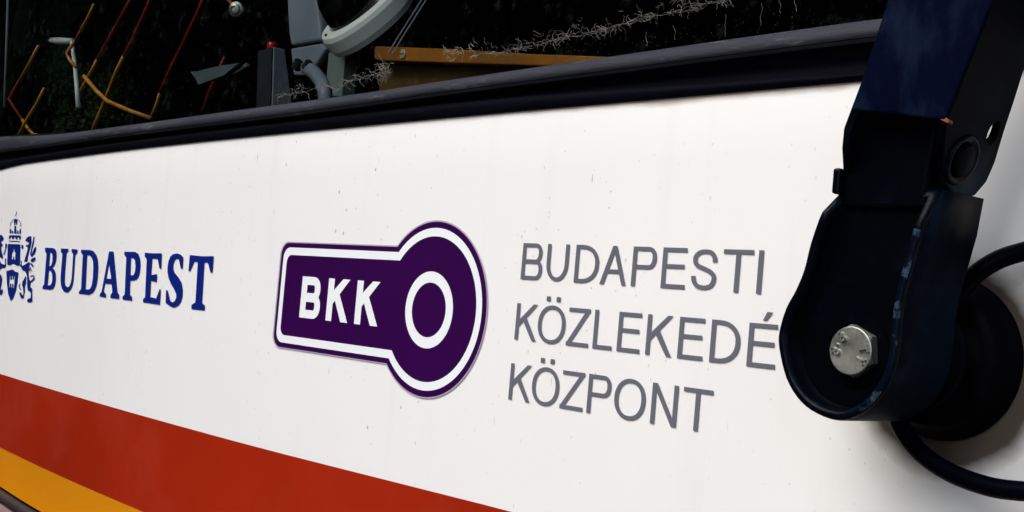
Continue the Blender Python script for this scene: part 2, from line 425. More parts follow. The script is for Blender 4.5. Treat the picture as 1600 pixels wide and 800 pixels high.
def tree_data(seed, h=7.6, r=2.0):
    rnd = random.Random(seed)
    v, f = tube([Vector((0, 0, 0)), Vector((.05, 0, h * .3)), Vector((0, .06, h * .75))], [r * .11, r * .08, r * .03], 8)
    t_ = bpy.data.meshes.new('trunk'); t_.from_pydata(v, [], f); t_.materials.append(M_bark)
    vs_, fs = [], []
    for i in range(11000):
        a = rnd.random() * 6.283; u = rnd.random() ** .4; zz = rnd.uniform(-1, 1)
        k = math.sqrt(1 - zz * zz) * (1 + .18 * math.sin(a * 3 + zz * 4 + seed))
        c = Vector((math.cos(a) * k * u * r, math.sin(a) * k * u * r, h * .52 + zz * u * h * .47))
        q = rnd.uniform(.16, .36); t = Vector((rnd.gauss(0, 1), rnd.gauss(0, 1), rnd.gauss(0, 1))).normalized(); w = t.orthogonal().normalized()
        i0 = len(vs_); vs_ += [c - t * q, c + w * q * .6, c + t * q, c - w * q * .6]; fs.append((i0, i0 + 1, i0 + 2, i0 + 3))
    c_ = bpy.data.meshes.new('crown'); c_.from_pydata(vs_, [], fs); c_.materials.append(M_leaf)
    return t_, c_
TD = [tree_data(3), tree_data(8)]
def sky_block_tree(x, y, k, turn):
    root = bpy.data.objects.new('sky_block_tree', None); COL.objects.link(root); root.location = (x, y, 0); root.rotation_euler = (0, 0, turn)
    root['label'] = 'one of the dense unseen trees added to keep the windscreen reflections dark'; root['category'] = 'sky_block_tree'; root['group'] = 'unseen trees added to darken the windscreen reflections'
    for nm, me in zip(('trunk', 'crown'), TD[k]):
        o = bpy.data.objects.new(nm, me); COL.objects.link(o); o.parent = root
for i in range(13):
    q = math.radians(8 + i * 9.5)
    sky_block_tree(-math.sin(q) * (9 + i % 2) - 1, -math.cos(q) * (8 + i % 2) - .6, i % 2, i * 1.3)
    sky_block_tree(-math.sin(q + .08) * 13.5 - 1, -math.cos(q + .08) * 12 - .6, (i + 1) % 2, i * 2.1)

# ------------------------------------------------------------------ the bus
bus = empty('bus', (-1.4, 0, -1.50 / SC), 'white bus front with red and orange stripes, blue, purple and grey livery', 'bus')
xs = sorted(set([-4.2 + .1 * i for i in range(24)] + [-1.9 + .15 * i for i in range(20)]))
def curve_fn(pts, off=0.0, left=None):
    P = sorted(((p.x, p.z) for p in (on(a, b, off) for a, b in pts)))
    X = [p[0] for p in P]; Z = [p[1] for p in P]
    # soften hand-measured wobble
    def f(x):
        tot = w = 0
        for dx in (-.12, -.06, 0, .06, .12):
            xx = x + dx
            if xx < X[0]: z = Z[0] + (Z[0] - Z[1]) / (X[0] - X[1]) * (xx - X[0]) * .6
            elif xx > X[-1]: z = Z[-1]
            else: z = float(np.interp(xx, X, Z))
            tot += z; w += 1
        return tot / w
    return f
z_top = curve_fn([(0, 266), (12, 261), (25, 258.5), (50, 254), (100, 248), (125, 244), (250, 228.7), (325, 220.7), (400, 213), (550, 198.5), (700, 184), (900, 166), (1100, 149), (1330, 128), (1600, 104)])
z_bt = curve_fn([(0, 213), (50, 212), (90, 210), (119, 206), (231, 191), (401, 167), (550, 147.5), (750, 116), (919, 92), (1155, 57), (1374, 27)], -.004)
z_bb = curve_fn([(0, 235), (60, 228), (119, 219), (250, 202), (401, 183), (550, 164.5), (700, 141), (919, 114), (1094, 90), (1356, 57)], -.012)
z_ft = curve_fn([(0, 253), (60, 243), (119, 233), (250, 215), (401, 197), (700, 162), (919, 144), (1336, 117)], -.004)
z_red = curve_fn([(0, 584), (90, 611), (180, 637.4), (300, 671), (400, 698.4), (600, 749), (800, 799)])
z_yel = curve_fn([(0, 698.6), (60, 728), (225, 800)])
z_end = curve_fn([(0, 757), (30, 777), (67, 800)])

def sheet(name, rows, matl, label=None, parent=bus, smooth=True):
    """rows: list of functions x -> (y, z); lofted along xs"""
    vs_, fs = [], []
    n = len(rows)
    for x in xs:
        for r in rows: y, z = r(x); vs_.append((x, ysurf(x) + y, z))
    for i in range(len(xs) - 1):
        for k in range(n - 1): a = i * n + k; fs.append((a, a + 1, a + n + 1, a + n))
    o = mesh(name, vs_, fs, matl, parent, label, smooth=smooth)
    return o
def lin(fa, fb, t, y): return lambda x: (y, fa(x) * (1 - t) + fb(x) * t)

# body panel: sheet metal whose top edge folds in under the rubber
sheet('body_panel', [lambda x: (.030, z_top(x) + .010), lambda x: (.001, z_top(x) + .006)] + [lin(z_top, z_end, t, 0) for t in (0, .1, .25, .4, .55, .7, .85, 1)] + [lambda x: (.02, z_end(x) - .002)], M_white, 'dirty white painted front panel')
sheet('red_stripe', [lin(z_red, z_yel, t, -.0008) for t in (0, .25, .5, .75, 1)], M_red, 'broad red stripe')
sheet('orange_stripe', [lin(z_yel, z_end, t, -.0010 - .004 * t * t) for t in (0.002, .25, .5, .75, 1)], M_orange, 'orange stripe below the red one')
sheet('panel_gap', [lambda x: (.004, z_end(x) + .001), lambda x: (.012, z_end(x) - .006), lambda x: (.004, z_end(x) - .011)], M_dark)
sheet('bumper_trim', [lambda x: (.004, z_end(x) - .009), lambda x: (-.006, z_end(x) - .011), lambda x: (-.009, z_end(x) - .018), lambda x: (-.006, z_end(x) - .030), lambda x: (.006, z_end(x) - .032)], M_trim, 'grey rubber strip along the bumper')
sheet('bumper', [lambda x: (.004, z_end(x) - .035), lambda x: (-.006, z_end(x) - .036), lambda x: (-.012, z_end(x) - .045), lambda x: (-.018, z_end(x) - .070), lambda x: (-.03, z_end(x) - .22), lambda x: (-.02, z_end(x) - .30), lambda x: (.03, z_end(x) - .31)], M_bumper, 'dusty mauve bumper')
sheet('underpanel', [lambda x: (.03, z_end(x) - .30), lambda x: (.03, -2.1)], M_dark)

# window rubber: rounded bead above, hollow groove, flat flange against the panel
seal = sheet('windscreen_seal', [
    lambda x: (-.0128, z_bb(x) - .0005), lambda x: (-.006, z_bb(x) - .006), lambda x: (.004, lin(z_bb, z_ft, .5, 0)(x)[1]), lambda x: (.003, z_ft(x) + .004),
    lambda x: (-.004, z_ft(x)), lambda x: (-.0050, z_ft(x) * .6 + z_top(x) * .4), lambda x: (-.0045, z_top(x) + .003), lambda x: (-.0032, z_top(x) + .0004), lambda x: (.000, z_top(x) - .0002)],
    M_rubber, 'dark rubber windscreen seal')
bead = sheet('rolled_edge', [
    lambda x: (.014, z_bt(x) - .001), lambda x: (.002, z_bt(x) + .0006), lambda x: (-.003, z_bt(x) * .95 + z_bb(x) * .05), lambda x: (-.0095, z_bt(x) * .72 + z_bb(x) * .28),
    lambda x: (-.0125, z_bt(x) * .42 + z_bb(x) * .58), lambda x: (-.0138, z_bt(x) * .18 + z_bb(x) * .82), lambda x: (-.0130, z_bb(x) - .0002), lambda x: (-.009, z_bb(x) - .004)],
    M_bead, 'rounded grey upper lip of the seal', parent=seal)
bead.location = (0, 0, 0)
sheet('windscreen', [lambda x: (.012, z_bt(x) - .004), lambda x: (.012, .55), lambda x: (.014, 1.1), lambda x: (.02, 2.0)], M_glass, 'dark dusty windscreen')
sheet('seal_reflection', [lambda x: (.030, z_bt(x) - .010), lambda x: (.028, z_bt(x) + .0075), lambda x: (.036, z_bt(x) + .011), lambda x: (.05, z_bt(x) + .009)], M_greydk, 'reflection of the seal in the glass, built as a dark strip')  # seal edge mirrored in the glass, built as a solid strip

# cab shell behind the glass
def shell():
    v, f = [], []
    def add(q):
        i = len(v); v.extend(q); f.append((i, i + 1, i + 2, i + 3))
    x0, x1, y0, y1, z0, z1 = -9.5, 1.1, .06, 2.6, .18, 2.1
    add([(x0, y1, z0), (x1, y1, z0), (x1, y1, z1), (x0, y1, z1)]); add([(x0, y0 + .3, z0), (x0, y1, z0), (x0, y1, z1), (x0, y0 + .3, z1)])
    add([(x1, y0, z0), (x1, y1, z0), (x1, y1, z1), (x1, y0, z1)]); add([(x0, y0, z1), (x1, y0, z1), (x1, y1, z1), (x0, y1, z1)])
    mesh('cab_lining', v, f, M_dark, bus, recalc=False)
    sheet('dashboard', [lambda x: (.05, z_bt(x) - .012), lambda x: (.20, z_bt(x) - .03), lambda x: (.9, z_bt(x) - .05), lambda x: (2.6, z_bt(x) - .05)], M_dark, 'black dashboard top')
    sheet('roof_panel', [lambda x: (-.004, 2.0), lambda x: (.0, 2.9)], M_white)
shell()

# ------------------------------------------------------------------ purple key-shaped logo
def disc(cx, cz, r, n=72): return [(cx + r * math.cos(2 * math.pi * i / n), cz + r * math.sin(2 * math.pi * i / n)) for i in range(n)]
def rrect(x0, z0, x1, z1, r, n=8):
    out = []
    for cx, cz, a in ((x0 + r, z0 + r, math.pi), (x1 - r, z0 + r, 1.5 * math.pi), (x1 - r, z1 - r, 0), (x0 + r, z1 - r, .5 * math.pi)):
        out += [(cx + r * math.cos(a + math.pi / 2 * i / n), cz + r * math.sin(a + math.pi / 2 * i / n)) for i in range(n + 1)]
    return out
CX, CZ = -1.2845, -.0112; ZR = -.0108
def key(rc, hl, xl, cr): return [rrect(xl, ZR - hl, CX, ZR + hl, cr), disc(CX, CZ, rc)]
logo = decal('logo', key(.1112, .0768, -1.6525, .019), [], .0014, M_purple, bus, 'purple key-shaped logo panel reading BKK')
def sub(o): o.location = (0, 0, 0); return o
sub(decal('film_edge', key(.1132, .0785, -1.6560, .0205), key(.1108, .0764, -1.6520, .019), .0012, M_film, logo))
kb = key(.0925, .0590, -1.6350, .012)
sub(decal('white_outline', key(.1033, .0700, -1.6452, .0165), kb, .0018, M_wvinyl, logo))
sub(decal('white_ring', [disc(-1.2857, -.0125, .0489)], [disc(-1.2857, -.0125, .0348)], .0018, M_wvinyl, logo))
def bounds(l, r):
    return on(*l).x, on(*r).x
def word(chars, pix, z0, h, sx, sz, m, parent, off, nm, to=None):
    for ch, (l, r) in zip(chars, pix):
        x0, x1 = bounds(l, r) if not isinstance(l, float) else (l, r)
        P = [[(x0 + a, z0 + b) for a, b in p] for p in glyph(ch, x1 - x0, h, sx, sz)]
        o = decal('letter', P, [], off, m, parent, f'{nm} letter {ch}')
        if parent is not bus: o.location = (0, 0, 0)
g = lambda x, y: (410 + x / 2.58, 330 + y / 2.58)
word('BKK', [(g(152, 428), g(236, 385)), (g(258, 440), g(346, 451)), (g(373, 455), g(467, 467))], -.0413, .0595, .0145, .0118, M_wvinyl, logo, .0018, 'white bold')

# ------------------------------------------------------------------ grey lettering
t = lambda x, y: (770 + x / 2.2851, 350 + y / 2.2851)
GW = dict(h=.0424, sx=.0060, sz=.0044)
word('BUDAPESTI', [(t(101, 192), t(178, 160)), (t(194, 140), t(272, 140)), (t(290, 208), t(381, 145)), (t(382, 212), t(476, 218)), (t(494, 219), t(588, 120)),
     (t(600, 228), t(686, 236)), (t(706, 195), t(804, 195)), (t(828, 90), t(936, 95)), (t(941, 250), t(962, 252))], .0338, GW['h'], GW['sx'], GW['sz'], M_gvinyl, bus, .0010, 'slim grey')
xe = on(*t(1007, 525)).x
word('KÖZLEKEDÉSI', [(t(79, 405), t(155, 417)), (t(163, 355), t(262, 355)), (t(262, 430), t(341, 443)), (t(357, 441), t(425, 452)), (t(443, 453), t(524, 465)), (t(545, 466), t(638, 478)),
     (t(659, 482), t(749, 494)), (t(773, 496), t(887, 410)), (t(906, 514), t(1008, 525)), (xe + .009, xe + .067), (xe + .078, xe + .0846)], -.0369, GW['h'], GW['sx'], GW['sz'], M_gvinyl, bus, .0010, 'slim grey')
word('KÖZPONT', [(t(57, 623), t(133, 635)), (t(142, 575), t(240, 575)), (t(239, 656), t(321, 672)), (t(335, 672), t(426, 580)), (t(436, 620), t(547, 640)), (t(562, 713), t(655, 729)), (t(685, 585), t(790, 603))],
     -.1073, GW['h'], GW['sx'], GW['sz'], M_gvinyl, bus, .0010, 'slim grey')

# ------------------------------------------------------------------ blue city name and crest (outlines at their place on the panel)
def tr(poly, ox, oy, s): return [(p.x, p.z) for p in (on(ox + x / s, oy + y / s) for x, y in poly)]
A_ = (60, 370, 6.667); B_ = (190, 370, 6.667)
serif = [
 ('B', A_, [(75,113),(150,116),(178,125),(190,150),(194,190),(190,240),(180,278),(165,305),(150,322),(172,345),(184,385),(186,440),(177,500),(158,540),(130,551),(46,542),(50,515),(65,495),(90,180),(75,150)],
   [[(126,165),(142,163),(152,190),(152,250),(142,290),(130,305),(115,308)], [(113,350),(135,355),(149,390),(150,450),(142,490),(125,505),(100,508)]]),
 ('U', A_, [(240,122),(317,125),(317,148),(297,170),(280,400),(278,470),(285,505),(305,526),(325,520),(340,490),(352,430),(368,180),(352,160),(352,127),(412,131),(410,162),(388,190),(372,440),(362,500),(342,545),(318,575),(297,581),(272,572),(250,540),(238,490),(236,420),(256,180),(240,158)], []),
 ('D', A_, [(450,134),(545,138),(580,150),(608,190),(623,240),(629,320),(622,430),(608,510),(585,565),(560,590),(530,604),(425,592),(428,572),(450,545),(468,190),(450,165)],
   [[(512,192),(540,192),(560,215),(575,260),(578,330),(573,430),(560,510),(542,545),(520,550),(495,548)]]),
 ('A', A_, [(742,152),(787,154),(828,578),(847,605),(845,647),(755,637),(758,605),(776,582),(768,492),(700,487),(685,565),(710,600),(708,632),(643,622),(648,592),(664,572)], [[(742,275),(765,438),(712,437)]]),
 ('P', B_, [(35,155),(150,158),(180,180),(198,235),(202,300),(196,360),(182,415),(160,445),(125,455),(95,455),(90,600),(115,628),(112,667),(14,652),(17,622),(38,600),(55,215),(35,190)],
   [[(102,222),(125,218),(145,245),(152,310),(145,365),(130,400),(96,402)]]),
 ('E', B_, [(248,165),(320,172),(424,172),(417,332),(400,330),(382,230),(325,225),(313,400),(375,388),(370,472),(310,458),(303,628),(365,642),(402,545),(413,547),(404,708),(228,682),(230,650),(250,630),(268,235),(248,205)], []),
 ('S', B_, [(640,335),(622,328),(602,235),(580,228),(558,245),(545,280),(543,335),(555,370),(600,425),(630,480),(641,550),(638,620),(622,680),(595,715),(560,733),(530,733),(495,712),(465,688),(468,555),(485,558),(508,655),(520,675),(540,683),(558,670),(575,635),(575,600),(560,560),(520,490),(495,430),(485,370),(485,310),(495,250),(515,205),(545,180),(585,173),(620,185),(648,212)], []),
 ('T', B_, [(716,190),(850,203),(965,202),(952,373),(932,372),(905,268),(868,268),(843,690),(873,715),(870,768),(733,752),(735,708),(775,685),(800,262),(762,258),(720,357),(703,356)], [])]
for ch, org, outer, holes in serif:
    decal('letter', [tr(outer, *org)], [tr(h, *org) for h in holes], .0012, M_bvinyl, bus, f'blue serif letter {ch}')

def d2(p): return [(x, y + 706) for x, y in p]
def stroke_px(path, w):
    pv = [(v.x, v.y) for v in catmull([Vector((a, b, 0)) for a, b in path], 4)]
    return ribbon(pv, w, w)
C_ = (0, 325, 9.415)
crest = [
 [(143,400),(312,405),(307,465),(290,462),(285,430),(265,428),(258,460),(240,458),(235,428),(215,426),(205,456),(185,454),(182,426),(165,425),(152,455),(135,452)],
 [(140,480),(300,485),(298,496),(138,492)],
 [(205,182),(235,163),(268,180),(258,190),(252,250),(244,250),(240,200),(232,200),(226,250),(214,250),(212,190)],
 [(220,262),(242,262),(246,375),(213,375)], [(185,330),(193,328),(202,373),(178,371)], [(262,322),(274,330),(280,376),(256,375)], [(150,300),(168,310),(167,370),(147,370)], [(296,310),(315,303),(310,378),(292,378)],
 [(122,528),(305,534),(296,840),(262,851),(230,831),(195,816),(165,834),(135,839),(112,831)],
 d2([(102,205),(118,220),(145,212),(180,198),(205,205),(235,235),(275,238),(262,380),(235,520),(200,620),(165,662),(130,570),(108,400)]),
 [(322,535),(350,548),(345,590),(330,610),(345,660),(360,700),(352,725),(330,690),(325,640),(335,600),(318,590),(325,560)],
 [(88,525),(105,525),(108,560),(95,600),(80,650),(65,695),(58,670),(85,600),(82,555)],
 d2([(305,60),(325,75),(320,110),(328,150),(310,170),(303,140),(315,110)]), d2([(80,40),(97,35),(90,90),(95,140),(75,175),(70,150),(82,100)]),
 [(375,480),(400,440),(430,418),(470,415),(462,450),(470,500),(455,560),(440,620),(420,700),(410,760),(405,790),(362,785),(375,740),(400,660),(415,600),(420,572),(395,572),(385,540),(415,545),(430,530),(435,510),(400,492)],
 [(505,410),(515,430),(500,520),(480,600),(462,700),(448,690),(465,600),(485,500)], [(538,565),(535,620),(510,680),(470,720),(460,710),(490,640),(510,590)], [(530,725),(525,760),(500,790),(455,790),(465,755),(490,735)],
 d2([(455,105),(480,110),(502,155),(490,162),(462,135)]), d2([(440,150),(448,150),(475,215),(468,222),(445,185)]), d2([(432,170),(440,175),(452,240),(445,245),(432,200)]),
 d2([(315,150),(360,135),(415,100),(445,90),(450,110),(430,150),(425,230),(428,300),(440,350),(455,365),(480,350),(500,320),(495,300),(480,295),(455,310),(450,300),(475,280),(505,285),(518,320),(505,355),(480,378),(455,390),(450,460),(478,475),(480,640),(485,670),(465,672),(440,685),(405,672),(410,640),(430,625),(455,620),(462,560),(450,520),(420,510),(410,480),(405,300),(395,260),(370,220),(330,205),(325,170)]),
 d2([(388,290),(392,330),(385,370),(392,400),(375,430),(370,480),(375,510),(360,560),(355,625),(335,620),(320,630),(295,570),(290,545),(305,530),(330,560),(345,590),(352,540),(345,470),(330,420),(335,380),(360,340)]),
 d2([(295,405),(302,410),(295,450),(305,480),(325,485),(325,492),(300,492),(285,460),(285,430)]),
 # supporter on the other side, cut by the edge of the picture
 [(-60,430),(0,400),(30,395),(50,420),(60,455),(45,480),(25,485),(25,520),(45,530),(40,560),(20,565),(25,620),(45,700),(45,750),(10,725),(-20,690),(-50,600),(-70,500)],
 d2([(-80,20),(0,55),(22,110),(75,130),(78,172),(30,176),(5,200),(-20,250),(-60,260),(-100,150)]),
 d2([(0,250),(25,290),(38,340),(30,400),(15,470),(8,520),(30,490),(48,495),(45,540),(20,575),(0,565),(-40,540),(-25,450),(-40,350)]),
]
for pth, w in (([(156,266),(165,220),(192,180),(236,162),(282,180),(305,215),(313,272)], 7), ([(243,48),(250,78),(236,95),(240,124)], 7)):
    crest += [q for q in stroke_px(pth, w)]
holes = [[(207,585),(216,585),(218,640),(234,655),(230,762),(214,762),(211,712),(202,712),(197,757),(177,752),(181,655),(200,640)],
 d2([(148,285),(160,288),(158,345),(178,350),(180,288),(196,288),(195,345),(208,347),(212,290),(226,292),(212,470),(198,470),(200,410),(185,405),(182,468),(168,466),(170,405),(155,402),(150,462),(136,460)])]
decal('coat_of_arms', [tr(p, *C_) for p in crest], [tr(p, *C_) for p in holes], .0012, M_bvinyl, bus, 'blue coat of arms with crown, shields and two beasts')

# ------------------------------------------------------------------ spindle cover on the panel
GC = Vector((-.571, 0, -.0105))
v, f = lathe(GC, (0, -1, 0), [(.0700, -.002), (.0700, .003), (.0685, .0065), (.0640, .0085), (.0620, .014), (.0600, .020), (.0560, .0235), (.048, .0250), (.030, .027), (.030, .040), (0, .041)], 64)
mesh('spindle_cover', v, f, M_cover, bus, 'round black rubber cover over the wiper spindle', smooth=True)

# ------------------------------------------------------------------ wiper arm
wiper = empty('wiper_arm', (GC.x, -.05, GC.z), 'heavy black wiper arm bolted to its spindle, crossing the right of the panel', 'wiper')
YF = -.143; YB = -.062
fr_px = [(1214,540),(1216,512),(1226,480),(1241,452),(1254,420),(1264,380),(1281,330),(1297,290),(1452,290),(1441,350),(1427,401),(1414,448),(1407,485),(1403,527),(1397,570),(1380,610),(1352,641),(1316,657),(1282,651),(1250,630),(1226,592)]
front = [at(a, b, YF) for a, b in fr_px]
left_n = 8                                            # the first eight run up the left side, then the top edge
side = [front[0]] + front[1:8]; 
def inset2d(poly, d):
    n = len(poly); out = []
    for i in range(n):
        p0, p1, p2 = poly[i - 1], poly[i], poly[(i + 1) % n]
        e1 = Vector((p1.x - p0.x, p1.z - p0.z)).normalized(); e2 = Vector((p2.x - p1.x, p2.z - p1.z)).normalized()
        n1 = Vector((e1.y, -e1.x)); n2 = Vector((e2.y, -e2.x)); m = (n1 + n2); m /= max(m.length_squared, .3) / 2 if m.length_squared > 0 else 1
        out.append(Vector((p1.x + m.x * d, p1.y, p1.z + m.y * d)))
    return out
# smooth the round foot
def smooth_outline():
    open_pts = [front[(9 + i) % len(front)] for i in range(len(front) - 1)]   # from right top, down round the foot, up to left top
    open_pts = open_pts[:len(front) - 1]
    c = catmull(open_pts, 4)
    return c
OUT = [front[8]] + smooth_outline()
# keep orientation so that inset2d moves inwards
def foot():
    outer = OUT
    inner = inset2d(outer, .0085)
    cx = sum(p.x for p in outer) / len(outer)
    if abs(inner[len(inner) // 4].x - cx) > abs(outer[len(outer) // 4].x - cx): inner = inset2d(outer, -.0085)
    n = len(outer); vs_, fs = [], []
    def ring(pts, y, f=1.0):
        i = len(vs_); vs_.extend([Vector((p.x, y, p.z)) for p in pts]); return i
    mid1 = [a.lerp(b, .30) for a, b in zip(outer, inner)]; mid2 = [a.lerp(b, .72) for a, b in zip(outer, inner)]
    zt_ = max(p.z for p in outer)
    def dip(p): return .016 * min(1, max(0, (p.z - zt_ + .022) / .020)) ** 1
    def ring(pts, y, f=1.0):
        i = len(vs_); vs_.extend([Vector((p.x, y + (dip(p) if y < YF + .012 else 0), p.z)) for p in pts]); return i
    rings = [ring(outer, YB), ring(outer, YF + .0045), ring([a.lerp(b, .10) for a, b in zip(outer, inner)], YF + .0015), ring(mid1, YF), ring(mid2, YF + .0006), ring(inner, YF + .004), ring([a.lerp(b, 1.25) for a, b in zip(outer, inner)], YF + .017)]
    for a, b in zip(rings, rings[1:]):
        for i in range(n): fs.append((a + i, a + (i + 1) % n, b + (i + 1) % n, b + i))
    fs.append(tuple(range(rings[-1], rings[-1] + n))); fs.append(tuple(range(rings[0], rings[0] + n)))
    return mesh('foot', vs_, fs, M_worn, wiper, 'rounded worn foot casting with raised rim', smooth=False)
ft = foot(); FOOT_MID = at(1325, 548, YF)
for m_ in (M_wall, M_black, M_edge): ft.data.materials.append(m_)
for p in ft.data.polygons:
    k = p.index // len(OUT); c_ = p.center
    if k == 0 and len(p.vertices) == 4: p.material_index = 1
    elif k >= 5 or len(p.vertices) > 4: p.material_index = 2
    elif k in (2, 3) and c_.x > W(FOOT_MID).x and c_.z < W((0, 0, .085)).z: p.material_index = 3  # painted highlight on the right and lower rim only
ft.data.polygons.foreach_set('use_smooth', [len(p.vertices) == 4 for p in ft.data.polygons])
FOOTC = Vector((at(1322, 548, YF).x, 0, at(1322, 548, YF).z))
# spindle boss between the foot and the rubber cover
v, f = lathe(Vector((GC.x, YB + .005, GC.z)), (0, 1, 0), [(.046, 0), (.046, .012), (.040, .02), (.030, .024), (.028, .055)], 40)
mesh('spindle', v, f, M_black, wiper, smooth=True)
# washer + bolt
BC = at(1329, 548, YF + .006); hexr = .0
rf = (at(1329, 510, YF + .006) - BC).length
cupr = rf * 1.28
v, f = lathe(Vector((BC.x, YF + .0165, BC.z)), (0, -1, 0), [(cupr * 1.16, 0), (cupr * 1.14, .0014), (0, .0016)], 40)
bolt = mesh('bolt', v, f, M_black, wiper, 'zinc hexagon bolt with raised marks')
hx = []
R_ = rf * 1.10
av = math.radians(97)
for i in range(6): hx.append((math.cos(av + i * math.pi / 3) * R_, math.sin(av + i * math.pi / 3) * R_))
nseg = 72; vs_, fs = [], []
def hexr_at(q):
    k = ((q - av) % (math.pi / 3)) - math.pi / 6
    return R_ * math.cos(math.pi / 6) / math.cos(k)
prof = []
for lvl, (rr, yy) in enumerate(((None, YF + .0165), (None, YF + .0078))):
    for i in range(nseg):
        q = av + 2 * math.pi * i / nseg; r = hexr_at(q)
        y = yy
        if lvl == 1: y = YF + .0070 + (r - rf) * .9
        vs_.append(Vector((BC.x + math.cos(q) * r, y, BC.z + math.sin(q) * r)))
for i in range(nseg):
    q = av + 2 * math.pi * i / nseg; vs_.append(Vector((BC.x + math.cos(q) * rf, YF + .0058, BC.z + math.sin(q) * rf)))
for i in range(nseg):
    q = av + 2 * math.pi * i / nseg; vs_.append(Vector((BC.x + math.cos(q) * rf * .96, YF + .0052, BC.z + math.sin(q) * rf * .96)))
for l in range(3):
    for i in range(nseg): fs.append((l * nseg + i, l * nseg + (i + 1) % nseg, (l + 1) * nseg + (i + 1) % nseg, (l + 1) * nseg + i))
fs.append(tuple(3 * nseg + i for i in range(nseg)))
bh = mesh('bolt_head', vs_, fs, M_steel, bolt, 'pale zinc hexagonal head'); bh.location = (0, 0, 0)
# raised marks 8.8 and TY
def emboss(ch, cpx, cpy, up_deg, size, wfac=.62):
    c = at(cpx, cpy, YF + .0052); u = Vector((math.cos(math.radians(up_deg)), 0, math.sin(math.radians(up_deg)))); r = Vector((u.z, 0, -u.x))
    w = size * wfac if ch != '.' else size * .2
    P = glyph(ch, w, size, size * .15, size * .13)
    v2, tr_ = fill2d(P)
    used = sorted({i for q in tr_ for i in q}); mp = {i: k for k, i in enumerate(used)}
    vs_ = []
    for yy in (0, -.0022):
        for i in used:
            a, b = v2[i]; p = c + r * (a - w / 2) + u * (b - size / 2); vs_.append(Vector((p.x, p.y + yy, p.z)))
    n = len(used); fs = [tuple(mp[i] + n for i in q) for q in tr_]
    cnt = {}
    for q in tr_:
        for k in range(len(q)):
            e = (mp[q[k]], mp[q[(k + 1) % len(q)]]); cnt[frozenset(e)] = cnt.get(frozenset(e), []) + [e]
    for e, l in cnt.items():
        if len(l) == 1: a, b = l[0]; fs.append((a, b, b + n, a + n))
    o = mesh('raised_mark', vs_, fs, M_steel, bolt, f'raised mark {ch}'); o.location = (0, 0, 0)
z5 = lambda x, y: (1260 + x / 5.714, 480 + y / 5.714)
for ch, x, y, up in (('8', 322, 262, 132), ('.', 255, 304, 140), ('8', 262, 388, 160), ('T', 515, 375, 12), ('Y', 485, 470, -28)):
    emboss(ch, *z5(x, y), up, rf * .46)

# upper arm: folded channel with two lugs round the hinge pin
YU = -.152; YUB = -.070
pl0 = at(1330, 172, YU); pl1 = at(1386, 0, YU); pr0 = at(1477, 189, YU); pr1 = at(1551, 0, YU)
dl = (pl1 - pl0).normalized(); dr = (pr1 - pr0).normalized()
topl = pl0 + dl * .55; topr = pr0 + dr * .55
plate = [pl0, at(1400, 179, YU), pr0, topr, topl]
TH = .007
v, f = prism(plate, (0, TH, 0)); o = mesh('upper_arm', v, f, M_navy, wiper, 'flat face of the upper arm, tinted dark blue for reflected sky'); bevel(o, .0022, 3)
upper = o
nr = Vector((dr.z, 0, -dr.x)).normalized()
def flange(px_pts, p0, d, nrm, inward, name, matl, label=None, extra=None, holes=()):
    pts = [onpl(a, b, p0, nrm) for a, b in px_pts]
    if extra: pts += extra
    ax = Vector((0, 1, 0))
    loc = [((p - p0).dot(ax), (p - p0).dot(d)) for p in pts]
    hl = []
    for (hx_, hy_, ra, rb) in holes:
        c = onpl(hx_, hy_, p0, nrm); cy, cd = (c - p0).dot(ax), (c - p0).dot(d)
        hl.append([(cy + ra * math.cos(2 * math.pi * i / 24), cd + rb * math.sin(2 * math.pi * i / 24)) for i in range(24)])
    v2, tr_ = fill2d([loc], hl)
    used = sorted({i for q in tr_ for i in q}); mp = {i: k for k, i in enumerate(used)}; n = len(used)
    vs_ = [p0 + ax * v2[i][0] + d * v2[i][1] for i in used] + [p0 + ax * v2[i][0] + d * v2[i][1] + inward for i in used]
    fs = [tuple(mp[i] for i in q) for q in tr_] + [tuple(mp[i] + n for i in reversed(q)) for q in tr_]
    cnt = {}
    for q in tr_:
        for k in range(len(q)):
            e = (mp[q[k]], mp[q[(k + 1) % len(q)]]); cnt.setdefault(frozenset(e), []).append(e)
    for l in cnt.values():
        if len(l) == 1: a, b = l[0]; fs.append((a, b, b + n, a + n))
    return mesh(name, vs_, fs, matl, wiper, label)
pr0b = pr0 + nr * .001
back = onpl(1600, 112, pr0b, nr)
lug = [(1478,196),(1474,225),(1474,262),(1480,290),(1491,306),(1506,312),(1524,306),(1541,286),(1556,252),(1570,205),(1585,160),(1600,112)]
ytop = (back - pr0b).y
ex = [pr0b + dr * .55 + Vector((0, ytop, 0)), pr0b + dr * .55 + Vector((0, .002, 0))]
dust_tint_patch(M_lug, onpl(1512, 285, pr0b, nr), .036, (.030, .042, .058), .8, 40)  # dust on the lower lug, with a soft highlight painted in
dust_tint_patch(M_wall, onpl(1508, 325, pr0b, nr), .030, (.075, .062, .050), .6, 40)
dust_tint_patch(M_wall, onpl(1450, 520, pr0b, nr), .060, (.006, .018, .040), .7)  # bluer patch in the side wall's colour
fl_r = flange(lug, pr0b, dr, nr, -nr * TH, 'hinge_lug', M_lug, 'right side plate with rounded lug and oval hole', extra=ex, holes=[(1552, 208, .0062, .0090)])
bevel(fl_r, .0016, 2)
# left plate: the same shape mirrored to the left edge
offl = pl0 - pr0; offl = Vector((offl.x - .006, 0, 0)) - nr * .001
me = fl_r.data.copy()
for vv in me.vertices: vv.co += offl * SC * 1.0 + nr * TH * SC
fl_l = link('hinge_lug', me, M_black, wiper, label='left side plate, only its edge showing'); bevel(fl_l, .0016, 2)
